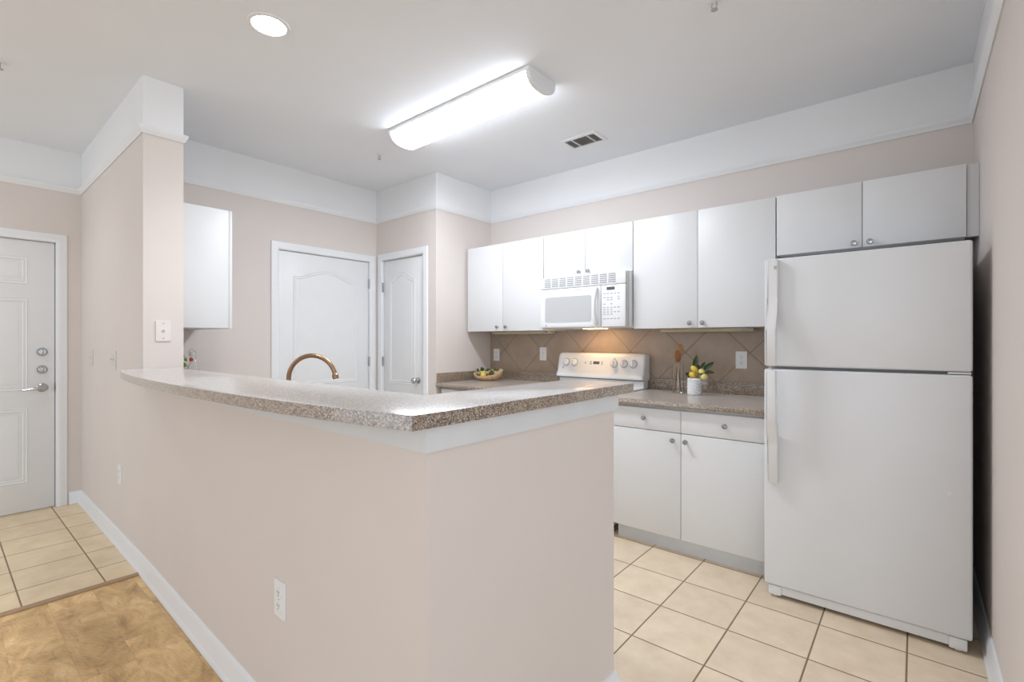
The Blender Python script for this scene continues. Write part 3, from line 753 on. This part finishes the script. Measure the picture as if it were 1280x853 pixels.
for x in (FX0+0.06, FX1-0.06):
    b = MB(); b.lathe([(0, -0.012), (0.02, -0.012), (0.02, 0.012), (0, 0.012)], (x, 3.38, 0.02), 'X', 16); b.box(x-0.015, x+0.015, 3.36, 3.40, 0.02, 0.04); part('roller', b, M['gap'], t)
b = MB(); b.lathe([(0, 0), (0.006, 0), (0.006, 0.002), (0, 0.003)], (FX1-0.070, FY, 0.645), '-Y', 12); part('bumper_dot', b, M['plate'], rd)

# ------------------------------------------------------------------ outlets and switches
def plate_frame(o, u, n):   # returns mapping (a, z, d) -> xyz
    o, u, n = Vector(o), Vector(u).normalized(), Vector(n).normalized()
    return lambda a, z, d: o + u*a + Vector((0, 0, z)) + n*d
def pbox(b, f, a0, a1, z0, z1, d0, d1, r=0.0):
    pts = rrect(a0, a1, z0, z1, max(r, 0.001), 4)
    b.loft([[f(a, z, d0) for a, z in pts], [f(a, z, d1*0.75) for a, z in pts], [f(a*0.985 if abs(a) > 0.02 else a, z*0.99, d1) for a, z in pts]])
    return b
def outlet(label, o, u, n, kind, mat, group=None, cat='outlet', name=None, gangs=1):
    f = plate_frame(o, u, n)
    t = thing(name or ('light_switch' if kind == 'switch' else 'wall_outlet'), label, cat, o, group)
    hw = 0.036 + 0.0225*(gangs-1)
    b = MB(); pbox(b, f, -hw, hw, -0.058, 0.058, 0.0005, 0.006, 0.004); part('cover_plate', b, mat, t)
    if kind == 'duplex':
        for z in (-0.021, 0.021):
            b = MB(); pts = rrect(-0.017, 0.017, z-0.0155, z+0.0155, 0.0125, 6)
            b.loft([[f(a, zz, 0.005) for a, zz in pts], [f(a, zz, 0.0085) for a, zz in pts]]); r = part('receptacle', b, mat, t)
            b = MB()
            for a in (-0.006, 0.006): b.loft([[f(a+i, z+0.003+j, d) for i, j in ((-.0012, -.004), (.0012, -.004), (.0012, .004), (-.0012, .004))] for d in (0.007, 0.0090)])
            b.loft([[f(0.0025*math.cos(k*PI/4), z-0.008+0.0025*math.sin(k*PI/4), d) for k in range(8)] for d in (0.007, 0.0090)])
            part('slot', b, M['sloth'], r)
        b = MB(); b.loft([[f(0.0025*math.cos(k*PI/4), 0.0025*math.sin(k*PI/4), d) for k in range(8)] for d in (0.005, 0.0072)]); part('screw', b, M['greyp'], t)
    elif kind == 'switch':
        for g in range(gangs):
            c = (g - (gangs-1)/2)*0.046
            b = MB(); b.loft([[f(a, z, 0.005) for a, z in rrect(c-0.006, c+0.006, -0.013, 0.013, 0.001, 4)], [f(a, z, 0.008) for a, z in rrect(c-0.006, c+0.006, -0.013, 0.013, 0.001, 4)]]); sw = part('toggle_frame', b, mat, t)
            b = MB(); b.loft([[f(c+a, z, 0.007) for a, z in ((-.004, -.003), (.004, -.003), (.004, .009), (-.004, .009))], [f(c+a, z, 0.020) for a, z in ((-.003, .006), (.003, .006), (.003, .012), (-.003, .012))]]); part('toggle', b, mat, sw)
            for z in (-0.030, 0.030):
                b = MB(); b.loft([[f(c+0.0028*math.cos(k*PI/4), z+0.0028*math.sin(k*PI/4), d) for k in range(8)] for d in (0.005, 0.0075)]); part('screw', b, M['greyp'], t)
    elif kind == 'jack':
        b = MB(); b.loft([[f(a, z, d) for a, z in ((-.006, -.007), (.006, -.007), (.006, .006), (-.006, .006))] for d in (0.006, 0.0095)]); part('jack', b, M['greyp'], t)
        for z in (-0.042, 0.042):
            b = MB(); b.loft([[f(0.0038*math.cos(k*PI/4), z+0.0038*math.sin(k*PI/4), d) for k in range(8)] for d in (0.005, 0.0078)]); part('screw', b, M['greyp'], t)
    return t
yb = YB-0.010
outlet('white duplex outlet on the tan tiles beside the refrigerator', (-0.901, yb, 1.142), (1, 0, 0), (0, -1, 0), 'duplex', M['plate'])
outlet('white outlet on the tan tiles above the wooden bowl', (-3.105, yb, 1.137), (1, 0, 0), (0, -1, 0), 'duplex', M['plate'])
outlet('white switch plate on the tan tiles just left of the range', (-2.55, yb, 1.156), (1, 0, 0), (0, -1, 0), 'switch', M['plate'], cat='switch')
ku = Vector((KB_[0]-KA[0], KB_[1]-KA[1], 0)).normalized(); kn_ = Vector((ku.y, -ku.x, 0))
outlet('white duplex outlet low on the half wall under the bar', (-1.548, yk(-1.548), 0.452), ku, kn_, 'duplex', M['plate'])
outlet('small white outlet low on the hall wall near the entrance door', (-3.775, 0.7483, 0.445), (1, 0, 0), (0, -1, 0), 'duplex', M['plate'])
outlet('beige toggle switch on the hall wall nearest the entrance door', (-4.63, 0.7541, 1.148), (1, 0, 0), (0, -1, 0), 'switch', M['beigeplate'], cat='switch')
t = outlet('beige double switch plate on the hall wall beside the bar end', (-3.935, 0.7494, 1.147), (1, 0, 0), (0, -1, 0), 'switch', M['beigeplate'], cat='switch', gangs=2)
outlet('cream cable jack plate on the end of the stub wall above the bar', (TW1[0], 0.838, 1.327), (0, 1, 0), (1, 0, 0), 'jack', M['creamplate'], cat='wall plate', name='jack_plate')

# ------------------------------------------------------------------ ceiling fixtures
fx0, fx1, fy0, fy1 = -2.812, -1.572, 2.028, 2.272
t = thing('ceiling_light', 'long white wraparound ceiling light glowing over the kitchen', 'ceiling light', ((fx0+fx1)/2, 2.15, ZC))
b = MB(); b.box(fx0+0.004, fx1-0.004, fy0-0.004, fy1+0.004, ZC-0.022, ZC-0.0003, 0.003); part('housing', b, M['appl'], t)
def cross(x, y0, y1, z0, drop, n=18):
    c, w = (y0+y1)/2, (y1-y0)/2; out = []
    for i in range(n+1):
        a = PI*i/n; out.append((x, c - w*math.copysign(abs(math.cos(a))**0.8, math.cos(a)), z0 - drop*math.sin(a)**0.75))
    return out
b = MB(); b.loft([cross(fx0+0.028, fy0+0.004, fy1-0.004, ZC-0.0225, 0.068), cross(fx1-0.028, fy0+0.004, fy1-0.004, ZC-0.0225, 0.068)]); part('diffuser', b, M['tube'], t, 'glowing white diffuser', 60)
for a, c in ((fx0, fx0+0.026), (fx1-0.026, fx1)):
    b = MB(); b.loft([cross(a, fy0, fy1, ZC-0.0005, 0.094), cross(c, fy0, fy1, ZC-0.0005, 0.096)]); part('end_cap', b, M['appl'], t, smooth=60)
tl = bpy.data.lights.new('tube_light', 'AREA'); tl.shape = 'RECTANGLE'; tl.size = 1.12; tl.size_y = 0.16; tl.energy = TUBE_W; tl.color = (0.925, 0.99, 1.085)
to = bpy.data.objects.new('tube_light', tl); to.location = Vector((-2.192, 2.15, ZC-0.0955)) - BASE[t.name]; to.parent = t; C.objects.link(to)
def recessed(label, lx, ly, watts):
    t = thing('recessed_light', label, 'ceiling light', (lx, ly, ZC), 'recessed downlights in the ceiling')
    b = MB(); b.lathe([(0.072, 0.0005), (0.092, 0.0005), (0.090, 0.005), (0.074, 0.006)], (lx, ly, ZC), '-Z', 40)
    bmesh.ops.delete(b.bm, geom=[f for f in b.bm.faces if len(f.verts) > 4], context='FACES')
    part('trim_ring', b, M['trim'], t)
    b = MB(); b.lathe([(0.0, 0.0005), (0.0735, 0.0005), (0.071, 0.003), (0.05, 0.009), (0.0, 0.012)], (lx, ly, ZC), '-Z', 40); part('lens', b, M['can'], t, 'glowing lens')
    sl = bpy.data.lights.new('downlight_beam', 'SPOT'); sl.energy = watts; sl.spot_size = math.radians(130); sl.spot_blend = 0.8; sl.shadow_soft_size = 0.06; sl.color = (0.95, 0.99, 1.03)
    so = bpy.data.objects.new('downlight_beam', sl); so.location = Vector((lx, ly, ZC-0.03)) - BASE[t.name]; so.parent = t; C.objects.link(so)
recessed('round recessed downlight glowing in the ceiling above the bar', -2.302, 1.002, CAN_W)
recessed('round recessed downlight in the hall ceiling before the entrance door', -4.25, -0.10, HALL_W)
# air vent
t = thing('ceiling_vent', 'small white louvred air vent in the ceiling beside the long light', 'vent', (-1.855, 3.045, ZC))
vx0, vx1, vy0, vy1 = -2.005, -1.712, 2.949, 3.141
b = MB(); b.sweep([(vx0+0.012, vy0+0.012, ZC), (vx1-0.012, vy0+0.012, ZC), (vx1-0.012, vy1-0.012, ZC), (vx0+0.012, vy1-0.012, ZC)], [(-0.012, -0.0005), (-0.012, -0.004), (0.010, -0.009), (0.014, -0.009), (0.014, -0.0005)], (0, 0, 1), closed=True)
for x in (vx0+0.083, vx1-0.083): b.box(x-0.004, x+0.004, vy0+0.02, vy1-0.02, ZC-0.009, ZC-0.0005)
part('frame', b, M['trim'], t)
b = MB(); b.box(vx0+0.02, vx1-0.02, vy0+0.02, vy1-0.02, ZC-0.0015, ZC-0.0003); part('duct', b, M['slot'], t)
for (u0, u1) in ((vx0+0.028, vx0+0.078), (vx0+0.088, vx1-0.088), (vx1-0.078, vx1-0.028)):
    for k in range(8):
        y = vy0 + 0.034 + k*0.0178
        b = MB(); b.loft([[(x, y, ZC-0.0085), (x, y+0.0015, ZC-0.0085), (x, y+0.0125, ZC-0.0025), (x, y+0.011, ZC-0.0025)] for x in (u0, u1)]); part('louvre', b, M['greyp'], t)
def sprinkler(label, x, y):
    t = thing('sprinkler', label, 'sprinkler', (x, y, ZC), 'fire sprinklers in the ceiling')
    b = MB(); b.lathe([(0, 0.0003), (0.030, 0.0003), (0.028, 0.005), (0.012, 0.008), (0, 0.008)], (x, y, ZC), '-Z', 24); part('escutcheon', b, M['trim'], t)
    b = MB(); b.tube([(x-0.009, y, ZC-0.008), (x-0.011, y, ZC-0.024), (x-0.003, y, ZC-0.038)], 0.003, 8); b.tube([(x+0.009, y, ZC-0.008), (x+0.011, y, ZC-0.024), (x+0.003, y, ZC-0.038)], 0.003, 8)
    b.lathe([(0, 0.037), (0.014, 0.038), (0.014, 0.041), (0, 0.041)], (x, y, ZC), '-Z', 16); part('head', b, M['greyp'], t)
sprinkler('small fire sprinkler in the ceiling left of the long light', -3.229, 2.248)
sprinkler('small fire sprinkler at the top edge of the ceiling towards the refrigerator', -0.665, 2.157)
sprinkler('small fire sprinkler in the hall ceiling near the entrance', -3.683, 0.230)

# ------------------------------------------------------------------ things on the worktops
# glass jar of spoons
jx, jy = -1.270, 3.325
b = MB(); b.lathe([(0.0, 0.0), (0.036, 0.0), (0.039, 0.004), (0.0385, 0.21), (0.0365, 0.21), (0.036, 0.012), (0.0, 0.009)], (jx, jy, CT+0.0005), 'Z', 32)
single('glass_jar', b, M['glass'], 'tall clear glass jar holding wooden spoons on the worktop', 'jar', (jx, jy, CT))
def spoon(label, foot, head, mat, rw, rl, nrm):
    f, h = Vector(foot), Vector(head); d = (h-f).normalized(); n = Vector(nrm); s = d.cross(n).normalized(); n = s.cross(d)
    L = (h-f).length
    t = thing('wooden_spoon', label, 'spoon', foot, 'wooden spoons in the glass jar')
    b = MB(); hs = L - rl*1.6
    b.tube([f + d*x for x in (0, 0.004, hs*0.5, hs, hs+0.02)], [0.005, 0.0065, 0.006, 0.0055, 0.009], 10); part('handle', b, mat, t)
    b = MB(); rings = []
    for i in range(13):
        a = PI*i/12; c = h - d*rl + d*(-rl*math.cos(a)); w = max(0.0015, rw*math.sin(a)**0.75)
        rings.append([c + s*(w*math.cos(k)) + n*(0.0065*math.sin(k)*math.sin(a)**0.5 + 0.006*(math.sin(a)-0.5) + (0.006*math.cos(k)**2 if math.sin(k) > 0 else 0)) for k in [2*PI*q/14 for q in range(14)]])
    b.loft(rings); part('bowl', b, mat, t)
CF = Vector((0.64, -0.768, 0))
cr = Vector((0.768, 0.640, 0))
def atj(r, f, z, bx=jx, by=jy): p = Vector((bx, by, 0)) + cr*r + CF*f; return (p.x, p.y, z)
spoon('large brown wooden spoon leaning right in the glass jar', atj(-0.024, -0.013, CT+0.014), atj(0.020, -0.017, 1.250), M['spoonl'], 0.029, 0.046, CF)
spoon('dark wooden spoon leaning left in front of the larger spoon in the jar', atj(0.012, 0.014, CT+0.014), atj(-0.012, 0.018, 1.205), M['spoon'], 0.024, 0.040, CF)

# white pot with lemons
px, py = -1.142, 3.283
rows_n = 8
def weave(a, h):
    r = int(max(0, min(rows_n-1, (h-0.008)/0.012))); ph = (r % 2)*PI/11
    return 0.0028*abs(math.sin(11*a + ph*5.5))
pr = [(0.0, 0.0), (0.036, 0.0), (0.040, 0.004)]
for r in range(rows_n):
    z = 0.008 + r*0.012; rr = 0.0415
    pr += [(rr-0.0018, z), (rr+0.0012, z+0.003), (rr+0.0012, z+0.009), (rr-0.0018, z+0.0118)]
pr += [(0.041, 0.108), (0.038, 0.112), (0.034, 0.110), (0.033, 0.095), (0.0, 0.093)]
b = MB(); b.lathe(pr, (px, py, CT+0.0005), 'Z', 66, weave)
single('plant_pot', b, M['pot'], 'white basket-weave ceramic pot holding lemon stems', 'pot', (px, py, CT))
def atp(r, f, z): p = Vector((px, py, 0)) + cr*r + CF*f; return (p.x, p.y, z)
t = thing('lemon_sprig', 'bunch of lemons and dark green leaves standing in the white pot', 'plant', atp(0, 0, CT+0.095))
b = MB()
stems = [((-0.005, 0.0), (-0.02, 0.0, 1.10)), ((0.0, 0.0), (0.015, 0.0, 1.08)), ((0.012, 0.01), (0.05, 0.02, 1.06)), ((0.015, 0), (0.07, -0.01, 1.08)), ((-0.012, 0.005), (-0.055, 0.01, 1.05)), ((0.008, 0.018), (0.045, 0.045, 1.02))]
for (a, f), (r2, f2, z2) in stems:
    b.tube([atp(a, f, CT+0.096), atp((a+r2)/2, (f+f2)/2, (CT+0.096+z2)/2+0.012), atp(r2, f2, z2)], 0.0028, 7)
part('stem', b, M['stem'], t)
for (r, f, z, R_, sx, mat, yaw) in ((-0.002, 0.004, 1.080, 0.020, 1.45, 'lemon', 0.9), (-0.022, 0.016, 1.042, 0.022, 1.15, 'lemon', 0.2), (0.040, 0.018, 1.064, 0.021, 1.0, 'lemonp', 0.0),
                                    (0.050, 0.040, 1.030, 0.022, 1.1, 'lemonp', 0.1), (0.014, -0.014, 1.050, 0.019, 1.2, 'lemon', -0.5)):
    b = MB(); rot = Matrix.Rotation(math.radians(39.82), 3, 'Z') @ Matrix.Rotation(yaw, 3, 'Y')
    b.ball(atp(r, f, z), R_, sx, 1, 1, rot); part('lemon', b, M[mat], t)
for (r0, f0, z0, r1, f1, z1, w) in ((-0.006, 0, 1.085, 0.016, 0.0, 1.178, 0.036), (0.012, 0, 1.065, 0.040, -0.02, 1.110, 0.040), (0.045, 0.0, 1.09, 0.072, 0.01, 1.130, 0.026), (0.062, 0.0, 1.075, 0.128, 0.01, 1.130, 0.034),
                                    (0.058, 0.01, 1.060, 0.128, 0.02, 1.058, 0.028), (-0.034, 0.01, 1.040, -0.072, 0.03, 1.046, 0.032), (-0.03, 0.0, 1.03, -0.066, 0.01, 1.058, 0.03), (0.02, 0.02, 1.055, 0.050, 0.05, 1.040, 0.02), (0.0, 0.0, 1.07, 0.028, 0.0, 1.098, 0.03)):
    b = MB(); b.leaf(atp(r0, f0, z0), atp(r1, f1, z1), w, CF + Vector((0, 0, 0.4)), 0.10); part('leaf', b, M['leaf'], t)

# wooden bowl
wx, wy = -3.00, 3.262
def bowl():
    b = MB(); A, B_, Hh = 0.135, 0.085, 0.060; n = 40
    def rim(a):    # rim climbs high at both ends and dips low at the front left
        return Hh*(0.80 + 0.48*max(0, math.cos(a-0.35))**1.3 + 0.18*max(0, math.cos(a-PI))**2 + 0.18*max(0, math.sin(a)) - 0.30*max(0, math.cos(a-3.95))**2)
    outs, ins = [], []
    for k in range(10):
        f = k/9; rr = (0.42 + 0.58*math.sin(f*PI/2)**0.7); h = f**1.35
        outs.append([(A*rr*math.cos(a), B_*rr*math.sin(a), h*rim(a)) for a in [2*PI*i/n for i in range(n)]])
    for k in range(9, -1, -1):
        f = k/9; rr = (0.40 + 0.58*math.sin(f*PI/2)**0.7) - 0.055; h = f**1.35
        ins.append([(A*rr*math.cos(a), B_*rr*math.sin(a), 0.009 + h*(rim(a)-0.009)) for a in [2*PI*i/n for i in range(n)]])
    rot = Matrix.Rotation(math.radians(39.82), 4, 'Z')
    b.loft(outs + ins)
    bmesh.ops.transform(b.bm, matrix=Matrix.Translation((wx, wy, CT+0.001)) @ rot @ Matrix.Scale(1.28, 4, Vector((0, 0, 1))), verts=b.bm.verts)
    return b
single('wooden_bowl', bowl(), M['bowl'], 'carved pale wooden dough bowl in the corner of the worktop', 'bowl', (wx, wy, CT), None)
def atw(r, f, z): p = Vector((wx, wy, 0)) + cr*r + CF*f; return (p.x, p.y, z)
lem = []
for i, (r, f, z, R_, mat, lab) in enumerate(((-0.045, 0.030, 0.957, 0.025, 'lemon', 'bright yellow lemon at the front of the wooden bowl'), (-0.052, -0.008, 0.985, 0.023, 'lemonp', 'pale yellow lemon on top in the wooden bowl'),
        (-0.090, 0.010, 0.952, 0.019, 'olive', 'dark fruit at the left end of the wooden bowl'), (0.000, 0.012, 0.955, 0.024, 'olive', 'dark fruit in the middle of the wooden bowl'), (0.030, -0.015, 0.975, 0.024, 'olive', 'dark fruit at the right of the wooden bowl'))):
    b = MB(); b.ball(atw(r, f, z), R_, 1.12, 1, 0.95, Matrix.Rotation(0.6*i, 3, 'Z'))
    single('lemon' if mat != 'olive' else 'fruit', b, M[mat], lab, 'fruit', atw(r, f, z-R_), 'fruit in the wooden bowl')
t = thing('greenery', 'sprig of dark green leaves lying over the fruit in the wooden bowl', 'plant', atw(-0.02, 0, 0.99))
b = MB(); b.tube([atw(-0.10, 0.0, 0.985), atw(-0.02, 0, 1.005), atw(0.08, -0.01, 0.998)], 0.003, 7); part('stem', b, M['stem'], t)
for (r, dz, dr, w, mt) in ((-0.09, 0.02, -0.02, 0.025, 'leaf'), (-0.065, 0.034, 0.01, 0.026, 'leaf'), (-0.04, 0.036, -0.03, 0.024, 'leaf'), (-0.02, 0.018, 0.04, 0.024, 'leaf'), (0.02, 0.026, 0.018, 0.022, 'leafl'), (0.05, 0.022, 0.03, 0.022, 'leaf'), (0.07, 0.014, 0.035, 0.02, 'leaf'), (-0.10, -0.012, -0.018, 0.022, 'leafl'), (0.0, 0.01, -0.03, 0.024, 'leaf')):
    b = MB(); b.leaf(atw(r, 0.004, 0.996), atw(r+dr, 0.02, 0.998+dz), w, CF + Vector((0, 0, 0.6)), 0.12); part('leaf', b, M[mt], t)

# swing-top bottle and greens behind the stub wall
gx, gy = -3.565, 1.075
t = thing('bottle', 'clear swing-top glass bottle with a red seal behind the stub wall', 'bottle', (gx, gy, CT))
b = MB(); b.lathe([(0, 0), (0.038, 0), (0.041, 0.005), (0.041, 0.15), (0.036, 0.175), (0.018, 0.215), (0.0145, 0.24), (0.0145, 0.262), (0.0125, 0.262), (0.0125, 0.24), (0.016, 0.214), (0.033, 0.174), (0.038, 0.15), (0.038, 0.008), (0, 0.007)], (gx, gy, CT+0.0005), 'Z', 28)
part('glass_body', b, M['glass'], t)
b = MB(); b.lathe([(0, 0.263), (0.012, 0.263), (0.0165, 0.270), (0.0165, 0.284), (0.010, 0.291), (0, 0.292)], (gx, gy, CT), 'Z', 20); part('stopper', b, M['pot'], t)
def atg(r, f, z): p = Vector((gx, gy, 0)) + cr*r + CF*f; return (p.x, p.y, z)
b = MB(); b.lathe([(0.005, 0), (0.0125, 0), (0.0125, 0.006), (0.005, 0.006)], (0, 0, 0), 'Z', 20)
bmesh.ops.transform(b.bm, matrix=Matrix.Translation(atg(0.012, 0.030, 1.152)) @ Matrix.Rotation(math.radians(39.82), 4, 'Z') @ Matrix.Rotation(PI/2, 4, 'X'), verts=b.bm.verts)
part('seal', b, M['red'], t, 'red rubber seal')
b = MB(); b.tube([atg(-0.018, 0.0, 1.155), atg(-0.022, 0.004, 1.20), atg(-0.004, 0.012, 1.222), atg(0.024, 0.006, 1.20), atg(0.018, 0, 1.155)], 0.0016, 6)
b.tube([atg(0.018, 0.005, 1.15), atg(0.040, 0.012, 1.11), atg(0.045, 0.012, 1.06)], 0.0016, 6); part('bail_wire', b, M['wire'], t)
t = thing('herb_sprig', 'small sprig of bright green leaves beside the swing-top bottle', 'plant', atg(-0.04, 0.06, CT))
b = MB()
for r in (-0.055, -0.035, -0.02): b.tube([atg(r*0.4-0.03, 0.06, CT+0.001), atg(r, 0.06, 1.08), atg(r*1.1, 0.065, 1.13)], 0.0025, 6)
part('stem', b, M['stem'], t)
for k in range(16):
    r = -0.06 + 0.075*random.random(); z = 1.07 + 0.10*random.random() - max(0, r)*0.9; a = random.random()*6.28
    b = MB(); b.leaf(atg(r, 0.06, z), atg(r + 0.030*math.cos(a), 0.066, z + 0.022*math.sin(a)+0.008), 0.022, CF + Vector((0, 0, 0.5)), 0.1, 6); part('leaf', b, M['leafl'], t)
